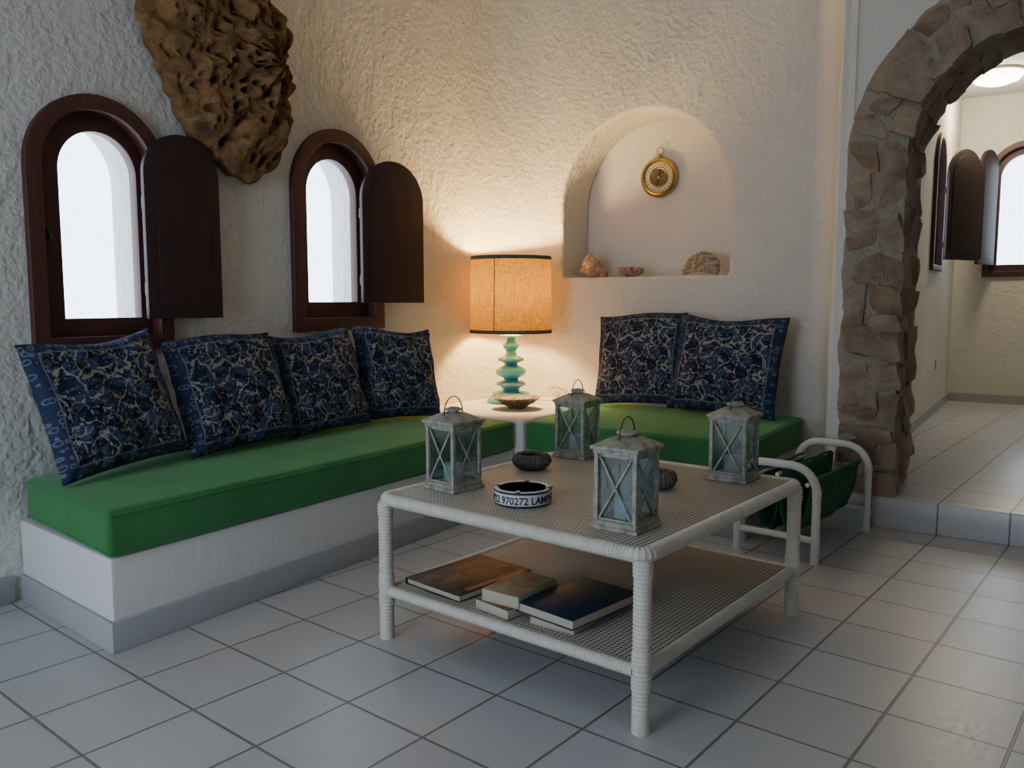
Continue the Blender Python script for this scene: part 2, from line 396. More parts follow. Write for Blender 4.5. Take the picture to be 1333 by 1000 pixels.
# stone arch
mb=MB()
LJ=zc-.15; LA=pi*.66
def pathpos(s,r,y):
    if s<LJ: return (cx-r, y, .15+s)
    s2=s-LJ
    if s2<LA:
        a=pi-s2/.66; return (cx+r*cos(a), y, zc+r*sin(a))
    return (cx+r, y, zc-(s2-LA))
def stone(s0,s1,r0,r1,y0,y1,seed):
    n=7; vs=[];idx={}
    rng=random.Random(seed)
    jit=[rng.uniform(-.026,.026) for _ in range(8)]
    for i in range(n):
        for j in range(n):
            for k in range(n):
                if 0<i<n-1 and 0<j<n-1 and 0<k<n-1: continue
                A,B,C=2*i/(n-1)-1,2*j/(n-1)-1,2*k/(n-1)-1
                l=max(abs(A),abs(B),abs(C)); nrm=sqrt(A*A+B*B+C*C)
                sc=.80+.20*(l/nrm)
                A,B,C=A*sc,B*sc,C*sc
                s=(s0+s1)/2+A*(s1-s0)/2; r=(r0+r1)/2+B*(r1-r0)/2; y=(y0+y1)/2+C*(y1-y0)/2
                s+=jit[0]*B+jit[1]*C; r+=jit[2]*A*.6; y+=jit[4]*A*.4+jit[5]*B*.4
                idx[(i,j,k)]=len(vs); vs.append(pathpos(s,r,y))
    out=[]
    for v in vs:
        d=noise.noise_vector(Vector(v)*8+Vector((seed,0,0)))*.018+noise.noise_vector(Vector(v)*22+Vector((seed,5,0)))*.007
        d.y=min(d.y,.008)
        out.append(Vector(v)+d)
    fs=[]
    R5=range(n-1)
    for a in R5:
        for c in R5:
            fs.append([idx[(0,a,c)],idx[(0,a,c+1)],idx[(0,a+1,c+1)],idx[(0,a+1,c)]])
            fs.append([idx[(n-1,a,c)],idx[(n-1,a+1,c)],idx[(n-1,a+1,c+1)],idx[(n-1,a,c+1)]])
            fs.append([idx[(a,0,c)],idx[(a+1,0,c)],idx[(a+1,0,c+1)],idx[(a,0,c+1)]])
            fs.append([idx[(a,n-1,c)],idx[(a,n-1,c+1)],idx[(a+1,n-1,c+1)],idx[(a+1,n-1,c)]])
            fs.append([idx[(a,c,0)],idx[(a,c+1,0)],idx[(a+1,c+1,0)],idx[(a+1,c,0)]])
            fs.append([idx[(a,c,n-1)],idx[(a+1,c,n-1)],idx[(a+1,c+1,n-1)],idx[(a,c+1,n-1)]])
    mb.add(out,fs,0)
s=0; sd=1; tot=2*LJ+LA
while s<tot-.05:
    h=random.uniform(.08,.22); s1=min(tot,s+h)
    if tot-s1<.08: s1=tot
    m_=random.uniform(.14,.34); kind=random.choice([0,1,1,2])
    for (a,b_) in ((-.020,m_),(m_,.52)):
        if kind and a<0:
            rs=random.uniform(.61,.72)
            stone(s,s1,Ri+random.uniform(-.01,.01),rs,a,b_,sd); sd+=1
            if kind==2 and s1-s>.13:
                sm_=(s+s1)/2+random.uniform(-.02,.02)
                stone(s,sm_,rs,Ro+.0,a,b_,sd); sd+=1; stone(sm_,s1,rs,Ro+.0,a,b_,sd); sd+=1
            else:
                stone(s,s1,rs,Ro+.0,a,b_,sd); sd+=1
        else:
            stone(s,s1,Ri+random.uniform(-.012,.012),Ro+.0,a,b_,sd); sd+=1
    s=s1
o=mb.build('trim_1', M_stone, loc=F(2.90,0), rot=(0,0,NA), smooth=60); struct(o,'rubble stone arch surround of the doorway')
mb=MB(); N_=160
vs=[];fs=[]
for i in range(N_+1):
    s=tot*i/N_
    e=Ro+.006+.022*noise.noise(Vector((s*5,0,0)))+.012*noise.noise(Vector((s*17,3,0)))
    for (r,y) in ((Ri+.014,.006),(Ri+.014,.505),(e,.505),(e,.0),(e-.012,-.010),((Ro+Ri)/2,-.002)): vs.append(pathpos(s,r,y))
for i in range(N_):
    for k in range(6): fs.append([6*i+k,6*i+(k+1)%6,6*i+6+(k+1)%6,6*i+6+k])
mb.add(vs,fs); o=mb.build('trim_2', M_mortar, loc=F(2.90,0), rot=(0,0,NA), smooth=60); struct(o,'sandy mortar between the arch stones')

def fbox(name,p0,p1,q0,q1,z0,z1,mat,bev=0,parent=None,seg=2,skew=0):
    mb=MB(); mb.box((0,0,(z1-z0)/2),(p1-p0,q1-q0,z1-z0),bev,seg=seg)
    if skew:
        for v in mb.v:
            if v.x<0: v.x += skew*(v.y+(q1-q0)/2)/(q1-q0)
    return mb.build(name,mat,loc=F((p0+p1)/2,(q0+q1)/2,z0),rot=(0,0,ANG))
struct(fbox('floor',-3.1,3.7,-4.8,1.1,-.1,0,M_floor),'light grey square ceramic tiles')
struct(fbox('floor_passage',2.86,7.5,-4.8,-1.50,0.0,.15,M_floor,.006),'raised tiled floor of the adjoining room')
struct(fbox('ceiling',-3.1,3.42,-4.8,1.2,H,H+.1,M_ceil),'white plaster ceiling')
HF=2.93
struct(fbox('ceiling_passage',3.40,7.75,-4.8,-1.2,HF,HF+.1,M_ceil),'white plaster ceiling of the adjoining room')
struct(fbox('wall_right',-3.1,7.9,-4.9,-4.7,0,H,M_smooth),'white plaster wall')
o=plate('wall_rear', rect(-1.1,4.9,0,H), [rect(-.1,1.35,.02,2.2)], 0,-.25, M_smooth, F(-3.0,0), NA); struct(o,'white wall with a wide doorway')
o=plate('wall_far_side', rect(3.40,7.6,0,HF), [arch(5.95,1.36,.5,1.0)], 0,.3, M_far, F(0,-1.56), ANG); struct(o,'cream stucco side wall of the adjoining room')
FW=dict(c=2.10,z0=1.31,w=.62,h=1.20,ins=.11,dx=0)
o=plate('wall_far', rect(1.3,4.9,0,HF), [arch(FW['c'],FW['z0']+.03,FW['w']-.06,FW['h']-.06)], 0,.3, M_far, F(7.4,0), NA); struct(o,'cream stucco end wall with an arched window')
struct(fbox('baseboard_far_side',3.45,7.38,-1.575,-1.56,.15,.23,M_base),'grey tile skirting')
struct(fbox('baseboard_far',7.385,7.4,-4.7,-1.58,.15,.23,M_base),'grey tile skirting')
struct(fbox('baseboard_left',-3.0,.05,QW-.015,QW,0,.10,M_base,.003),'grey tile skirting')

def window(name, W, loc, rotz, hinge=1, sw=.33, sang=6, label='', hoff=0.0):
    root=empty(name, loc, (0,0,rotz)); struct(root,label)
    c,z0,w,h,ins=W['c'],W['z0'],W['w'],W['h'],W['ins']; dx=W['dx']
    i1=ins*.45
    plate('window_frame', arch(c,z0,w,h),[arch(c,z0+i1,w-2*i1,h-2*i1)],-.028,.06,M_wood,parent=root,bevel=.006)
    plate('casement', arch(c,z0+i1*.9,w-1.8*i1,h-1.8*i1),[arch(c+dx,z0+ins,w-2*ins,h-2*ins)],.035,.085,M_wood,parent=root,bevel=.004)
    plate('window_pane', arch(c+dx,z0+ins-.01,w-2*ins+.02,h-2*ins+.02),[],.060,.064,M_glass,parent=root)
    sz0=z0+ins-.005; sh=h-2*ins+.03
    hx = c + hinge*(w/2-ins*.75-hoff)
    sroot = plate('shutter', arch(hinge*sw/2,sz0,sw,sh),[],-.012,.012,M_shut,loc=(hx,-.046,0),rotz=-hinge*radians(sang),parent=root,bevel=.004)
    plate('shutter_panel', arch(hinge*sw/2,sz0+.05,sw-.10,sh-.10),[],-.018,-.011,M_shut,parent=sroot,bevel=.003)
    for zz in (sz0+.12, sz0+sh*.62):
        mb=MB(); mb.box((hx+hinge*.02,-.030,zz),(.03,.012,.05),.002)
        mb.build('hinge',M_dkmetal,root)
    mb=MB(); lx=c-hinge*(w/2-ins*.75)
    mb.box((lx,.028,z0+h*.45),(.018,.016,.05),.004); mb.lathe([(0,-.015),(.009,-.012),(.009,.0),(.005,.012),(0,.012)],12,M=Matrix.Translation((lx,.018,z0+h*.45)))
    mb.build('window_latch',M_dkmetal,root)
    return root
window('window_1',W1,F(0,QW),ANG,1,.335,5,'arched dark red wooden window with open shutter',.035)
window('window_2',W2,F(0,QW),ANG,1,.425,9,'arched dark red wooden window with open shutter',.085)
window('window_3',FW,F(7.4,0),NA,-1,.30,68,'arched wooden window in the adjoining room')
window('window_4',dict(c=5.95,z0=1.33,w=.56,h=1.06,ins=.10,dx=0),F(0,-1.56),ANG,1,.46,27,'arched wooden window in the adjoining room')

# ------------------------------------------------------------------ benches
SZ=.30; ST=.455; SK=.085
def bench(p0,p1,q0,q1,label,faces,skew=0):
    o=fbox('bench',p0,p1,q0,q1,0,SZ,M_smooth,.012,skew=skew); tag(o,label,'bench')
    cxp,cyq=(p0+p1)/2,(q0+q1)/2
    mb=MB()
    for (a,b_,c,d) in faces: mb.box(((a+b_)/2-cxp,(c+d)/2-cyq,.05),(b_-a,d-c,.10),.003)
    if skew:
        for v in mb.v:
            if v.x<-(p1-p0)/2+.05: v.x += skew*max(0,(v.y+(q1-q0)/2))/(q1-q0)
    bb=mb.build('skirting',M_base,o); bb['label']='grey tile skirting along the bench foot'
    return o
bench(0,2.275,0,QW-.002,'white plastered masonry bench under the windows',[(-.012,2.275,-.012,0),(-.012,0,0,QW-.02)],SK)
bench(2.30,PW-.003,-1.25,-.055,'white plastered masonry bench below the niche',[(2.288,2.30,-1.262,-.055),(2.30,PW-.01,-1.262,-1.25)])
def cushion(p0,p1,q0,q1,label,skew=0):
    mb=MB(); L,W_=p1-p0,q1-q0; T=ST-SZ
    vs,fs=bevbox((0,0,T/2),(L,W_,T),.022,3)
    mb.add(vs,fs)
    for z in (.018,T-.018):
        r=.02; pts=[]
        for (cx_,cy_,a0) in ((L/2-r,W_/2-r,0),(-L/2+r,W_/2-r,pi/2),(-L/2+r,-W_/2+r,pi),(L/2-r,-W_/2+r,1.5*pi)):
            for i in range(5):
                a=a0+pi/2*i/4; pts.append((cx_+(r)*cos(a),cy_+(r)*sin(a),z))
        mb.tube(pts,.0035,True,6)
    if skew:
        for v in mb.v:
            if v.x<0: v.x += skew*(v.y+W_/2)/W_
    o=mb.build('bench_cushion',M_green,loc=F((p0+p1)/2,(q0+q1)/2,SZ+.001),rot=(0,0,ANG)); tag(o,label,'cushion'); return o
cushion(-.012,2.272,-.012,.70,'long green velvet bench cushion under the windows',.11)
cushion(2.292,PW-.03,-1.262,-.062,'green velvet bench cushion below the niche')
mb=MB(); p0,p1,q0,q1=2.285,PW-.003,-.05,QW-.003
mb.box((0,0,.23),(p1-p0,q1-q0,.46),.02,seg=3)
o=mb.build('corner_table',M_smooth,loc=F((p0+p1)/2,(q0+q1)/2,0),rot=(0,0,ANG)); tag(o,'white plastered masonry corner table between the benches','side table')

# ------------------------------------------------------------------ pillows
def pillow(w,h,th,seed,loc,rz,lean,roll,label,group):
    n=40; vs=[];fs=[];uvs=[]
    for side in (1,-1):
        for j in range(n+1):
            for i in range(n+1):
                u=2*i/n-1; v=2*j/n-1
                pin=.05
                x=u*(1-pin*(1-v*v)*abs(u)**2)*w/2; z=v*(1-pin*(1-u*u)*abs(v)**2)*h/2
                t=th/2*(max(0,(1-u**4))*max(0,(1-v**4)))**.5
                e=min(1,t/.02)
                cr=0
                for (cu_,cv_) in ((1,1),(-1,1),(1,-1),(-1,-1)):
                    du,dv=cu_-u,cv_-v; dd=sqrt(du*du+dv*dv)+1e-6
                    cr+=.007*sin(atan2(dv,du)*11+seed)*math.exp(-dd*1.6)
                nz_=noise.noise(Vector((u*2.2+seed,v*2.2,side*3)))*.016+noise.noise(Vector((u*5+seed,v*5,side*3)))*.007+cr
                y=side*(t+nz_*e)
                z-= .012*sin(u*3+seed)*(v>0)*abs(v)
                vs.append((x,-y,z+h/2)); uvs.append((i/n,j/n))
    N1=(n+1)*(n+1)
    for j in range(n):
        for i in range(n):
            a=j*(n+1)+i; q=[a,a+1,a+n+2,a+n+1]
            fs.append(q); fs.append([x+N1 for x in q][::-1])
    me=bpy.data.meshes.new('throw_pillow'); me.from_pydata(vs,[],fs); uvl=me.uv_layers.new(name='UVMap')
    for l in me.loops: uvl.data[l.index].uv=uvs[l.vertex_index]
    me.materials.append(M_pillow)
    bm=bmesh.new(); bm.from_mesh(me); bmesh.ops.remove_doubles(bm,verts=bm.verts[:],dist=1e-4); bm.to_mesh(me); bm.free()
    me.polygons.foreach_set('use_smooth',[True]*len(me.polygons))
    o=bpy.data.objects.new('throw_pillow',me); COL.objects.link(o)
    o.matrix_world = Matrix.Translation(loc) @ Matrix.Rotation(rz,4,'Z') @ Matrix.Rotation(radians(-lean),4,'X') @ Matrix.Rotation(radians(roll),4,'Y')
    tag(o,label,'pillow',group); return o
g1='block print pillows on the bench'
zt=ST+.012
pillow(.53,.50,.13,1.0,F(.34,.42,zt+.02),ANG+radians(3),19,-5,'navy and cream leaf print pillow leaning outward under a window',g1)
pillow(.54,.50,.14,5.0,F(.885,.44,zt+.012),ANG-radians(2),18,-3,'navy and cream leaf print pillow on the green cushion',g1)
pillow(.51,.49,.13,9.0,F(1.40,.46,zt+.01),ANG-radians(3),17,-2,'navy and cream leaf print pillow on the green cushion',g1)
pillow(.50,.49,.14,13.,F(1.90,.445,zt+.01),ANG-radians(12),16,3,'navy and cream leaf print pillow next to the corner table',g1)
pillow(.57,.56,.13,17.,F(3.07,-.35,zt+.013),NA,14,-3,'navy leaf print pillow partly behind another pillow',g1)
pillow(.62,.55,.14,21.,F(2.975,-.88,zt+.01),NA-radians(2),16,2,'navy and cream leaf print pillow under the niche',g1)

# ------------------------------------------------------------------ sponge
poly=[(-.40,.20),(-.385,.05),(-.31,-.10),(-.26,-.20),(-.20,-.31),(-.05,-.43),(.10,-.47),(.21,-.42),(.29,-.32),(.32,-.20),(.28,-.12),(.33,-.04),(.28,.12),(.32,.25),(.2,.40),(0,.48),(-.28,.40),(-.38,.30)]
def prad(a):
    best=.1; d=Vector((cos(a),sin(a)))
    for i in range(len(poly)):
        A=Vector(poly[i]);B=Vector(poly[(i+1)%len(poly)]);e=B-A
        den=d.x*e.y-d.y*e.x
        if abs(den)<1e-9: continue
        t=(A.x*e.y-A.y*e.x)/den; s_=(A.x*d.y-A.y*d.x)/den
        if t>0 and -1e-6<=s_<=1+1e-6: best=max(best,t)
    return best
na,nr=300,110; vs=[];fs=[];pit=[]
for j in range(nr+1):
    r=j/nr
    for i in range(na):
        a=2*pi*i/na; R_=prad(a)*(1+.06*noise.noise(Vector((cos(a)*5,sin(a)*5,0)))+.015*sin(a*23))
        x=R_*r*cos(a); z=R_*r*sin(a)
        dx,dz=x-.17,z-.04; ang=atan2(dz,dx); dist=sqrt(dx*dx+dz*dz)
        dome=.19*(max(0,1-r**2.4))**.5*(1+.35*x/.3)
        wob=2.2*noise.noise(Vector((x*4,z*4,1)))
        ca,sa=cos(ang),sin(ang)
        ribs=.016*sin(ang*15+wob*2)*min(1,dist/.15)
        lump=.055*noise.noise(Vector((x*6,z*6,3)))+.028*noise.noise(Vector((x*18,z*18,7)))
        q=Vector((ca*3.4+x*2.0,sa*3.4+z*2.0,dist*7.5))
        vd=noise.voronoi(q*1.9)[0]; pv=max(0,1-vd[0]*2.3)
        vd2=noise.voronoi(Vector((x*26,z*26,.5)))[0][0]; pv2=max(0,1-vd2*2.6)
        smooth_side=min(1,max(.15,(x+.30)/.25 - .6*(z-.05)))
        pp=min(1,pv*1.4)*smooth_side
        edge=min(1,(1-r)*6)
        y=-(.02+dome+(ribs+lump-.060*pp-.024*pv2)*edge)
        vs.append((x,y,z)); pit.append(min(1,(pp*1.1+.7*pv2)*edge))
for j in range(nr):
    for i in range(na): fs.append([j*na+i,j*na+(i+1)%na,(j+1)*na+(i+1)%na,(j+1)*na+i])
o0=len(vs)
for i in range(na):
    v=vs[nr*na+i]; vs.append((v[0]*.9,0.0,v[2]*.9)); pit.append(0)
for i in range(na): fs.append([nr*na+i,nr*na+(i+1)%na,o0+(i+1)%na,o0+i])
fs.append([o0+i for i in range(na)])
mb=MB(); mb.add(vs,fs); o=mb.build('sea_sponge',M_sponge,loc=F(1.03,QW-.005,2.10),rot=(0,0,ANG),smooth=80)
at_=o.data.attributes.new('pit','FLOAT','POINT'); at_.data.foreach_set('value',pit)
tag(o,'large brown dried sea sponge mounted on the wall between windows','wall decoration')

# ------------------------------------------------------------------ coffee table
TX,TY=2.285,1.495; hx,hy=.515,.475; TR=.0245; RR=.0215; TT=.485
root=empty('coffee_table',(TX,TY,0)); tag(root,'low square white rattan coffee table with woven top and shelf','coffee table')
for (sx_,sy_) in ((-1,-1),(1,-1),(1,1),(-1,1)):
    mb=MB(); mb.tube([(0,0,.0),(0,0,.06)],TR*.97,n=16); mb.tube([(0,0,.06),(0,0,TT-.03)],TR,n=16,rib=.10)
    for zz in (.135,.195,.43): mb.tube([(0,0,zz-.018),(0,0,zz+.018)],TR*1.10,n=16,rib=.10)
    mb.build('leg',M_rattan,root,loc=(sx_*hx,sy_*hy,0))
def rrect(hx,hy,r,z,n=8):
    pts=[]
    for (cx_,cy_,a0) in ((hx-r,hy-r,0),(-hx+r,hy-r,pi/2),(-hx+r,-hy+r,pi),(hx-r,-hy+r,1.5*pi)):
        for i in range(n+1):
            a=a0+pi/2*i/n; pts.append((cx_+r*cos(a),cy_+r*sin(a),z))
    return pts
mb=MB(); mb.tube(rrect(hx+.006,hy+.006,.035,TT-RR),RR,True,16,rib=.14)
mb.build('top_rail',M_rattan,root)
mb=MB(); mb.box((0,0,TT-.016),(2*hx-.02,2*hy-.02,.018),.003); mb.build('woven_top',M_weave,root)
for sx_ in (-1,1):
    mb=MB(); mb.tube([(sx_*hx,-hy+.02,.16),(sx_*hx,hy-.02,.16)],.019,n=14,rib=.14); mb.build('shelf_rail',M_rattan,root)
for sy_ in (-1,1):
    mb=MB(); mb.tube([(-hx+.02,sy_*hy,.16),(hx-.02,sy_*hy,.16)],.019,n=14,rib=.14); mb.build('shelf_rail',M_rattan,root)
mb=MB(); mb.box((0,0,.163),(2*hx-.02,2*hy-.02,.018),.003); mb.build('woven_shelf',M_weave,root)
ZT=TT-.007+.001; ZS=.173

# ------------------------------------------------------------------ lantern
def make_lantern(loc,rz):
    root=empty('lantern',loc,(0,0,rz))
    a=.065; hb=.222
    mb=MB()
    mb.box((0,0,.006),(.146,.146,.012),.002); mb.box((0,0,.018),(.136,.136,.014),.002)
    for sx_ in(-1,1):
        for sy_ in(-1,1): mb.box((sx_*(a-.006),sy_*(a-.006),.115),(.012,.012,.19),.001)
    mb.box((0,0,hb-.008),(.136,.136,.012),.002); mb.box((0,0,hb+.003),(.148,.148,.010),.002)
    for k in range(4):
        Rk=Matrix.Rotation(k*pi/2,4,'Z')
        Hh=hb-.014-.025; Wd=2*(a-.012); zc_=.025+Hh/2; L=sqrt(Hh*Hh+Wd*Wd); th=atan2(Wd,Hh)
        for sg in(-1,1):
            M=Rk@Matrix.Translation((0,-a+.004,zc_))@Matrix.Rotation(sg*th,4,'Y')
            mb.box((0,0,0),(.0055,.004,L),.0008,M=M)
        mb.box((0,-a+.005,.029),(Wd,.006,.007),.001,M=Rk); mb.box((0,-a+.005,hb-.018),(Wd,.006,.007),.001,M=Rk)
    mb.build('lantern_frame',M_lant,root)
    mb=MB(); vs=[]
    prof=[(.072,0),(.060,.006),(.030,.022),(.022,.024)]
    for(r,z) in prof:
        for k in range(4):
            an=pi/4+k*pi/2; vs.append((r*sqrt(2)*cos(an)*.98,r*sqrt(2)*sin(an)*.98,z+hb+.008))
    fs=[]
    for i in range(3):
        for k in range(4): fs.append([4*i+k,4*i+(k+1)%4,4*i+4+(k+1)%4,4*i+4+k])
    fs.append([12,13,14,15]); fs.append([3,2,1,0]); mb.add(vs,fs)
    mb.lathe([(.018,hb+.028),(.018,hb+.038),(.030,hb+.038),(.030,hb+.042),(.012,hb+.049),(0,hb+.050)],20)
    mb.build('lantern_roof',M_lant,root)
    mb=MB()
    pts=[(.042*cos(t),0,hb+.026+.058*sin(t)) for t in [pi*i/16 for i in range(17)]]
    pts=[(.043,0,hb+.012)]+pts+[(-.043,0,hb+.012)]
    mb.tube(pts,.0021,n=8)
    mb.build('handle',M_dkmetal,root)
    for k in range(4):
        mb=MB(); mb.box((0,-a+.010,.025+(hb-.039)/2),(2*(a-.012),.0015,hb-.039),0,M=Matrix.Rotation(k*pi/2,4,'Z'))
        mb.build('glass_pane',M_lglass,root,smooth=0)
    mb=MB(); mb.lathe([(.033,.025),(.033,.080),(.03,.082),(0,.079)],24); mb.tube([(0,0,.079),(0,.001,.092)],.0012,n=6)
    mb.build('candle',M_wax,root)
    return root
L=make_lantern((1.925,1.165,ZT),radians(2))
gl_='metal candle lanterns on the coffee table'
tag(L,'weathered grey-green metal lantern at the table edge beside the ashtray','lantern',gl_)
for (x,y,r,lab) in ((1.975,1.86,-3,'weathered grey-green metal lantern with raised wire handle'),(2.70,1.865,4,'weathered grey-green metal lantern near the table corner facing the benches'),(2.695,1.20,3,'weathered grey-green metal lantern at the table corner by the rack')):
    n_=copytree(L,(x,y,ZT),radians(r)); tag(n_,lab,'lantern',gl_)

# ashtray with lettering
root=empty('ashtray',(1.965,1.560,ZT)); tag(root,'round ivory ceramic ashtray with blue bands and lettering','ashtray')
mb=MB(); Ra=.088
mb.lathe([(0,0),(Ra-.004,0),(Ra,.004),(Ra,.007)],48,1)
mb.lathe([(Ra,.007),(Ra,.040)],48,0)
mb.lathe([(Ra,.040),(Ra+.002,.043),(Ra,.047)],48,1)
mb.lathe([(Ra,.047),(Ra-.006,.050),(Ra-.014,.047),(Ra-.020,.022),(.03,.016),(0,.016)],48,0)
for k in range(4):
    mb.box((Ra-.006,0,.049),(.022,.014,.006),.002,1,M=Matrix.Rotation(k*pi/2+.5,4,'Z'))
mb.build('ashtray_body',[M_cream,M_blueg],root)
fc=bpy.data.curves.new('txt','FONT'); fc.body='0922 970272 LAMPEDUSA'; fc.size=.033; fc.extrude=.0006; fc.resolution_u=3; fc.offset=.0005
ob=bpy.data.objects.new('txt',fc); COL.objects.link(ob); bpy.context.view_layer.update()
me=bpy.data.meshes.new_from_object(ob.evaluated_get(bpy.context.evaluated_depsgraph_get())); bpy.data.objects.remove(ob)
thc=atan2(-1.56,-1.965); x0=.136
for v in me.vertices:
    x,y,z=v.co; th=thc+(x*.88-x0)/(Ra); v.co=((Ra+.0006+z)*cos(th),(Ra+.0006+z)*sin(th),y*.95+.0115)
me.materials.clear(); me.materials.append(M_blueg)
ob=bpy.data.objects.new('lettering',me); COL.objects.link(ob); ob.parent=root; ob['label']='blue hand-painted numbers and letters'; ob['kind']='stuff'

def ribbowl(R_,H_,loc,label,nr_=26):
    mb=MB()
    fn=lambda a,z:1+.03*sin(a*nr_)
    mb.lathe([(0,.001),(R_*.55,0),(R_*.85,H_*.18),(R_,H_*.5),(R_*.93,H_*.82),(R_*.74,H_),(R_*.58,H_*.9),(R_*.6,H_*.55),(R_*.45,H_*.25),(0,H_*.2)],104,fn=fn)
    o=mb.build('trinket_bowl',M_dkwov,loc=loc); tag(o,label,'bowl','small dark bowls on the table'); return o
ribbowl(.073,.056,(2.39,1.855,ZT),'small dark ribbed round bowl between lanterns')
ribbowl(.056,.060,(2.40,1.325,ZT),'small dark ribbed bowl between two lanterns')

# ------------------------------------------------------------------ books
def book(name,loc,L,W_,T,rz,cover,label,hard=True,cat='book'):
    root=empty(name,loc,(0,0,rz)); tag(root,label,cat,'books on the table shelf')
    mb=MB(); ct=.0028 if hard else .0012; ov=.004 if hard else 0
    mb.box((0,0,ct/2),(L,W_,ct),ct*.3); mb.box((0,0,T-ct/2),(L,W_,ct),ct*.3); mb.box((0,W_/2-ct/2,T/2),(L,ct,T),ct*.3)
    mb.build('book_cover',cover,root)
    mb=MB(); mb.box((0,-ov/2,T/2),(L-2*ov-.002,W_-ov-ct*1.5,T-2*ct+.0004),.0008); mb.build('book_pages',M_pages,root)
    return root
C1=bookcover('dark_photo_cover',(.012,.010,.010),(.13,.085,.055),11,.55,.48,.70)
C2=bookcover('tan_worn_cover',(.35,.24,.12),(.50,.38,.22),12,.6)
C3=bookcover('sea_blue_cover',(.006,.018,.042),(.018,.052,.11),6,.45,.4,.75)
C4=bookcover('brown_red_cover',(.16,.07,.04),(.28,.16,.09),10,.5)
C5=bookcover('cream_cover',(.40,.33,.23),(.52,.45,.34),10,.5)
b1=book('book',(1.985,1.80,ZS),.34,.255,.022,radians(-4),C1,'large dark hardback photo book lying flat')
mb=MB(); mb.box((.02,-.107,.0223),(.28,.022,.0006),0); mb.build('cover_band',newmat('dark_red_band',(.22,.045,.03),.5)[0],b1)
book('book',(1.905,1.535,ZS),.215,.14,.030,radians(-6),C4,'brown paperback at the bottom of a stack',False)
book('book',(1.915,1.530,ZS+.0305),.205,.135,.036,radians(3),C2,'thick tan worn paperback on top of a stack',False)
book('book',(1.93,1.345,ZS),.215,.15,.022,radians(2),C5,'cream paperback under the blue book',False)
bk=book('book',(1.965,1.35,ZS+.0225),.31,.215,.030,radians(-5),C3,'dark blue hardback book on top of a paperback')
# ------------------------------------------------------------------ table lamp
lp=Vector((4.005,3.275,.461)); root=empty('table_lamp',lp); tag(root,'table lamp with turquoise turned base and ochre linen shade','lamp')
mb=MB()
prof=[(0,0),(.145,0),(.150,.012),(.142,.024),(.118,.030),(.112,.042),(.120,.052),(.108,.064),(.060,.072),(.050,.085),(.066,.098),(.090,.108),(.094,.120),(.086,.130),(.050,.138),(.044,.150),(.062,.160),(.088,.172),(.098,.190),(.092,.208),(.066,.222),(.046,.230),(.040,.245),(.060,.254),(.082,.262),(.082,.274),(.060,.284),(.036,.294),(.030,.320),(.040,.335),(.052,.350),(.050,.362),(.034,.374),(.024,.392),(.030,.402),(.072,.410),(.072,.418),(.02,.425),(0,.425)]
mb.lathe(prof,40); mb.build('lamp_base',M_turq,root)
mb=MB(); mb.tube([(0,0,.42),(0,0,.53)],.012,n=12); mb.lathe([(.022,.53),(.024,.57),(.02,.59),(0,.59)],16)
for k in range(3):
    a=k*2*pi/3; mb.tube([(0,0,.88),(.245*cos(a),.245*sin(a),.90)],.003,n=6)
mb.tube([(0,0,.59),(.05,0,.65),(.055,0,.78),(0,0,.88)],.002,n=6)
mb.build('lamp_stem',M_brass,root)
mb=MB(); mb.lathe([(0,.59),(.02,.60),(.03,.625),(.036,.655),(.03,.685),(.015,.698),(0,.70)],20); mb.build('bulb',M_bulb,root)
sz0,sz1,sr0,sr1=.435,.905,.256,.248
mb=MB(); nn=64; vs=[];fs=[]
for z,r in ((sz0,sr0),(sz0+.15,sr0-.003),(sz0+.32,sr1+.003),(sz1,sr1)):
    for k in range(nn): a=2*pi*k/nn; vs.append((r*cos(a),r*sin(a),z))
for i in range(3):
    for k in range(nn): fs.append([i*nn+k,i*nn+(k+1)%nn,(i+1)*nn+(k+1)%nn,(i+1)*nn+k])
mb.add(vs,fs); sh=mb.build('lamp_shade',M_shade,root)
for z0,z1,r in ((sz0,sz0+.022,sr0+.002),(sz1-.022,sz1,sr1+.002)):
    mb=MB(); mb.lathe([(r,z0),(r,z1),(r-.005,z1),(r-.005,z0),(r,z0)],64); mb.build('shade_trim',M_trim,root)
for k in range(2):
    a=k*pi+radians(196); mb=MB()
    mb.tube([((sr0+.001)*cos(a),(sr0+.001)*sin(a),sz0+.02),((sr1+.001)*cos(a),(sr1+.001)*sin(a),sz1-.02)],.0028,n=6)
    mb.build('shade_seam',M_trim,root)
ld=bpy.data.lights.new('lamp_light','POINT'); ld.energy=112; ld.color=(1,.70,.29); ld.shadow_soft_size=.07
lo=bpy.data.objects.new('lamp_light',ld); COL.objects.link(lo); lo.parent=root; lo.location=(0,0,.70)
mb=MB(); pts=[]
for i in range(60):
    t=i/59; a=t*2*pi*2.2
    pts.append((.17+.10*t+.055*cos(a),-.22+.045*sin(a)+.02*t, .006+.09*abs(sin(a*.5))))
mb.tube([(.08,-.10,.012)]+pts+[(.30,-.16,.01)],.0022,n=6)
mb.build('power_cord',M_cord,root)

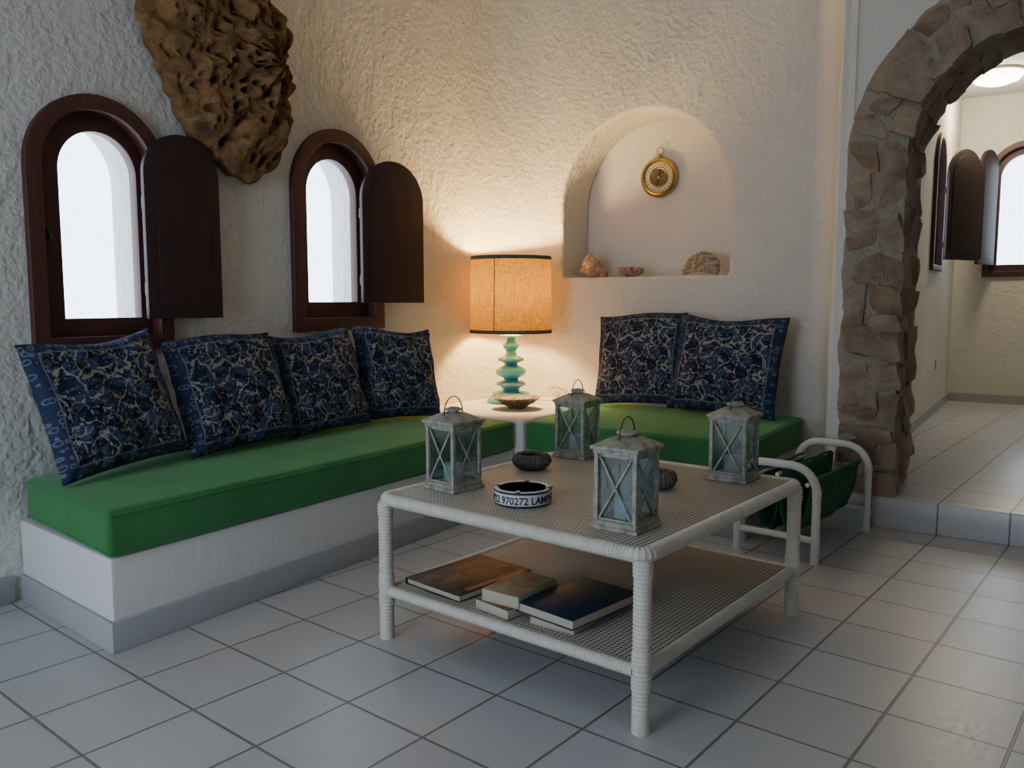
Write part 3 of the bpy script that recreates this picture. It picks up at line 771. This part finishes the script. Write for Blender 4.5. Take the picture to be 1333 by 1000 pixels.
root=empty('decorative_bowl',(3.79,3.055,.461)); tag(root,'shallow carved brown bowl filled with pebbles on corner table','bowl')
mb=MB(); mb.lathe([(0,0),(.05,0),(.052,.008),(.10,.035),(.138,.062),(.140,.067),(.133,.066),(.095,.042),(.04,.018),(0,.016)],48); mb.build('bowl_body',M_bowl,root)
mb=MB()
rng=random.Random(3)
for i in range(40):
    a=rng.uniform(0,2*pi); r=.10*sqrt(rng.random()); s_=rng.uniform(.010,.018)
    M=Matrix.Translation((r*cos(a),r*sin(a),.050+.012*(1-r/.1)))@Matrix.Diagonal((s_*1.3,s_,s_*.7,1))
    mb.lathe([(0,-1),(.6,-.8),(1,0),(.6,.8),(0,1)],8,M=M)
pb=mb.build('pebbles',M_pebble,root); pb['kind']='stuff'

# ------------------------------------------------------------------ niche objects
def niche(q,dp,z): return F(PW+dp,q,z)
root=empty('brass_barometer',niche(-.232,.345,1.877),(0,0,NA)); tag(root,'round brass ship barometer hung on the niche wall','barometer')
RX=Matrix.Rotation(pi/2,4,'X')
mb=MB(); mb.lathe([(0,0),(.114,0),(.124,.010),(.126,.030),(.116,.045),(.104,.050),(.098,.044),(.098,.030),(0,.030)],48,M=RX)
mb.build('case',M_brass,root)
mb=MB(); mb.lathe([(0,.031),(.096,.031),(.096,.033),(0,.033)],40,M=RX); mb.build('dial',M_dial,root)
mb=MB(); mb.lathe([(.054,.033),(.060,.038),(.066,.033)],40,M=RX); mb.lathe([(.0,.033),(.014,.033),(.012,.042),(0,.044)],20,M=RX); mb.build('inner_ring',M_brass,root)
mb=MB(); mb.box((0,-.036,.0),(.006,.002,.11),0,M=Matrix.Rotation(radians(12),4,'Y')); mb.build('pointer',M_black,root)
mb=MB()
for k in range(24):
    mb.box((0,-.034,.083),(.003,.002,.010 if k%2 else .014),0,M=Matrix.Rotation(k*pi/12,4,'Y'))
o=mb.build('dial_marks',M_black,root); o['kind']='stuff'
mb=MB(); mb.lathe([(.012,.122),(.014,.137),(.010,.147),(0,.149)],14,M=Matrix.Translation((0,-.02,0)))
mb.tube([(.022*cos(t),-.02,.166+.022*sin(t)) for t in [2*pi*i/20 for i in range(20)]],.003,True,8)
mb.build('hanging_ring',M_brass,root)

def conch(name,loc,S,rz,mat,label):
    mb=MB(); vs=[];fs=[]; nt_=110; nk=16; turns=4.2
    for i in range(nt_+1):
        t=i/nt_; a=t*turns*2*pi; R_=.36*t**1.5; tr=.035+.27*t**1.5
        cz=.95*(1-t)**1.2*.8
        c=Vector((R_*cos(a)*.7,R_*sin(a)*.7,cz)); d=Vector((cos(a),sin(a),0))
        for k in range(nk):
            b2=2*pi*k/nk
            spike=1+.75*max(0,cos(b2-.6))**6*max(0,sin(a*3.5))**2
            vs.append(c+d*(tr*spike*cos(b2))+Vector((0,0,tr*1.15*spike*sin(b2))))
    for i in range(nt_):
        for k in range(nk): fs.append([i*nk+k,i*nk+(k+1)%nk,(i+1)*nk+(k+1)%nk,(i+1)*nk+k])
    fs.append([k for k in range(nk)]); fs.append([nt_*nk+k for k in range(nk)][::-1])
    M=Matrix.Rotation(radians(62),4,'Y')@Matrix.Scale(S,4)
    mb.add(vs,fs,0,M)
    mb.tube([(0,0,-.1*S),(-.25*S,0,-.15*S),(-.5*S,.02*S,-.18*S)],[.28*S,.16*S,.04*S],n=12)
    mn=min(v.z for v in mb.v)
    for v in mb.v: v.z-=mn
    o=mb.build(name,mat,loc=loc,rot=(0,0,rz),smooth=70); tag(o,label,'seashell'); return o
conch('conch_shell',niche(.165,.13,1.243),.145,NA+radians(10),M_conch,'spiny peach conch shell in the niche')
conch('sea_snail_shell',niche(.045,.10,1.243),.050,NA+radians(-30),M_pinkshell,'small pinkish snail shell beside the conch')
def fanshell(name,loc,W_,H_,D_,ribs,tilt,rz,mat,label):
    mb=MB(); vs=[];fs=[]; na_,nr_=140,16
    for j in range(nr_+1):
        r=j/nr_
        for i in range(na_+1):
            a=radians(-20)+radians(220)*i/na_
            rr=r*(1+.02*cos(ribs*a)*r)
            x=rr*cos(a)*W_/2; z=rr*(sin(a)*.8+.2)*H_
            dome=D_*sqrt(max(0,1-(r*.98)**2)) + .07*D_*cos(ribs*a)*r
            vs.append((x,-dome,z))
    for j in range(nr_):
        for i in range(na_): fs.append([j*(na_+1)+i,j*(na_+1)+i+1,(j+1)*(na_+1)+i+1,(j+1)*(na_+1)+i])
    vs2=[(v[0]*.96,v[1]*.85+.004,v[2]*.96) for v in vs]
    mb.add(vs,fs); mb.add(vs2,[f[::-1] for f in fs])
    M=Matrix.Rotation(radians(tilt),4,'X')
    mb.v=[M@v for v in mb.v]; mn=min(v.z for v in mb.v)
    for v in mb.v: v.z-=mn
    o=mb.build(name,mat,loc=loc,rot=(0,0,rz),smooth=70); tag(o,label,'seashell'); return o
fanshell('clam_shell',niche(-.15,.11,1.243),.175,.08,.055,14,80,NA+radians(5),M_pinkshell,'open pinkish brown clam shell in the niche')
fanshell('scallop_shell',niche(-.60,.12,1.243),.25,.14,.06,26,-18,NA-radians(8),M_scallop,'large ribbed striped scallop shell in the niche')

# ------------------------------------------------------------------ magazine rack
root=empty('magazine_rack',(3.745,1.315,0),(0,0,radians(-1))); tag(root,'low white cane magazine rack with green canvas sling','magazine rack')
rl,rw,rh,rr=.335,.172,.425,.0175
for sx_ in(-1,1):
    mb=MB(); r=.11; pts=[(sx_*rl,-rw,0),(sx_*rl,-rw,rh-r)]
    pts+=[(sx_*rl,-rw+r-r*cos(t),rh-r+r*sin(t)-rr) for t in [pi/2*i/10 for i in range(1,11)]]
    pts+=[(sx_*rl,rw-r+r*sin(t),rh-r+r*cos(t)-rr) for t in [pi/2*i/10 for i in range(0,11)]]
    pts+=[(sx_*rl,rw,0)]
    mb.tube(resample(pts,.02),rr,n=14); mb.tube([(sx_*rl,-rw,.10),(sx_*rl,rw,.10)],rr*.85,n=12)
    for zz in (.10,.30):
        for sy_ in (-1,1): mb.tube([(sx_*rl,sy_*rw,zz-.015),(sx_*rl,sy_*rw,zz+.015)],rr*1.12,n=14,rib=.06,pitch=.006)
    mb.build('end_frame',M_cane,root)
for sy_ in(-1,0,1):
    mb=MB(); mb.tube([(-rl,sy_*.13,.33 if sy_ else .36),(rl,sy_*.13,.33 if sy_ else .36)],.009,n=10); mb.build('rod',M_cane,root)
mb=MB(); mb.tube([(-rl,0,.10),(rl,0,.10)],.010,n=10); mb.build('rod',M_cane,root)
mb=MB(); vs=[];fs=[]
prof=[(-.142,.325),(-.14,.343),(-.128,.342),(-.135,.30),(-.12,.2),(-.085,.12),(-.03,.105),(-.006,.20),(-.010,.36),(0,.372),(.010,.36),(.006,.20),(.03,.105),(.085,.12),(.12,.2),(.135,.30),(.128,.342),(.14,.343),(.142,.325)]
NX=16
for i in range(NX+1):
    x=-rl+.03+(2*rl-.06)*i/NX
    for (y,z) in prof: vs.append((x,y+.004*sin(x*30+z*20),z-.010*sin(pi*i/NX)*(z<.3)))
k=len(prof)
for i in range(NX):
    for j in range(k-1): fs.append([i*k+j,i*k+j+1,(i+1)*k+j+1,(i+1)*k+j])
mb.add(vs,fs); sl=mb.build('canvas_sling',M_canvas,root,smooth=60)
sm=sl.modifiers.new('sol','SOLIDIFY'); sm.thickness=.004

# ------------------------------------------------------------------ adjoining room bits
root=empty('ceiling_light',F(6.50,-1.88,HF)); tag(root,'opal glass dome ceiling light switched on','ceiling light')
mb=MB(); mb.lathe([(.20,0),(.20,-.02),(.18,-.025),(0,-.025)],32); mb.build('light_base',M_plastic,root)
mb=MB(); mb.lathe([(.19,-.02),(.19,-.04),(.16,-.075),(.09,-.10),(0,-.11)],32); mb.build('light_dome',M_opal,root)
ld=bpy.data.lights.new('ceiling_light_source','POINT'); ld.energy=26; ld.color=(1,.86,.62); ld.shadow_soft_size=.15
lo=bpy.data.objects.new('ceiling_light_source',ld); COL.objects.link(lo); lo.parent=root; lo.location=(0,0,-.28)
root=empty('wall_outlet',F(6.4,-1.561,.56),(0,0,ANG)); tag(root,'small white wall outlet on the cream wall','outlet')
mb=MB(); mb.box((0,-.005,0),(.12,.01,.08),.003); mb.build('outlet_plate',M_plastic,root)
for xx in (-.02,0,.02):
    mb=MB(); mb.lathe([(0,0),(.004,0),(.004,.001),(0,.001)],10,M=Matrix.Translation((xx,-.0102,0))@RX)
    mb.build('socket_hole',M_black,root)

# ------------------------------------------------------------------ light
w=bpy.data.worlds.new('World'); scene.world=w; w.use_nodes=True
bg=w.node_tree.nodes['Background']; bg.inputs[0].default_value=(.70,.83,1.0,1); bg.inputs[1].default_value=7.5
def portal(loc,direction,sx_,sy_):
    l=bpy.data.lights.new('daylight_portal','AREA'); l.shape='RECTANGLE'; l.size=sx_; l.size_y=sy_; l.cycles.is_portal=True
    o=bpy.data.objects.new('daylight_portal',l); COL.objects.link(o); o.location=loc
    o.rotation_euler=Vector(direction).to_track_quat('-Z','Y').to_euler()
bdir=F(0,1)-F(0,0); adir=F(1,0)-F(0,0)
portal(F(W1['c'],QW+.3,W1['z0']+W1['h']/2),-bdir,.5,.95)
portal(F(W2['c'],QW+.3,W2['z0']+W2['h']/2),-bdir,.56,1.0)
portal(F(7.68,-2.09,1.9),-adir,.6,1.2)
portal(F(5.95,-1.28,1.86),-bdir,.5,1.0)
portal(F(-3.2,-.625,1.11),adir,1.5,2.25)

# ------------------------------------------------------------------ camera
cd=bpy.data.cameras.new('Camera'); cam=bpy.data.objects.new('Camera',cd); COL.objects.link(cam)
cd.sensor_width=36; cd.lens=36*1078/1333; cd.clip_start=.02
cam.location=(0,0,1.1); cam.rotation_euler=(radians(90-5.8),0,radians(39.2-90))
scene.camera=cam
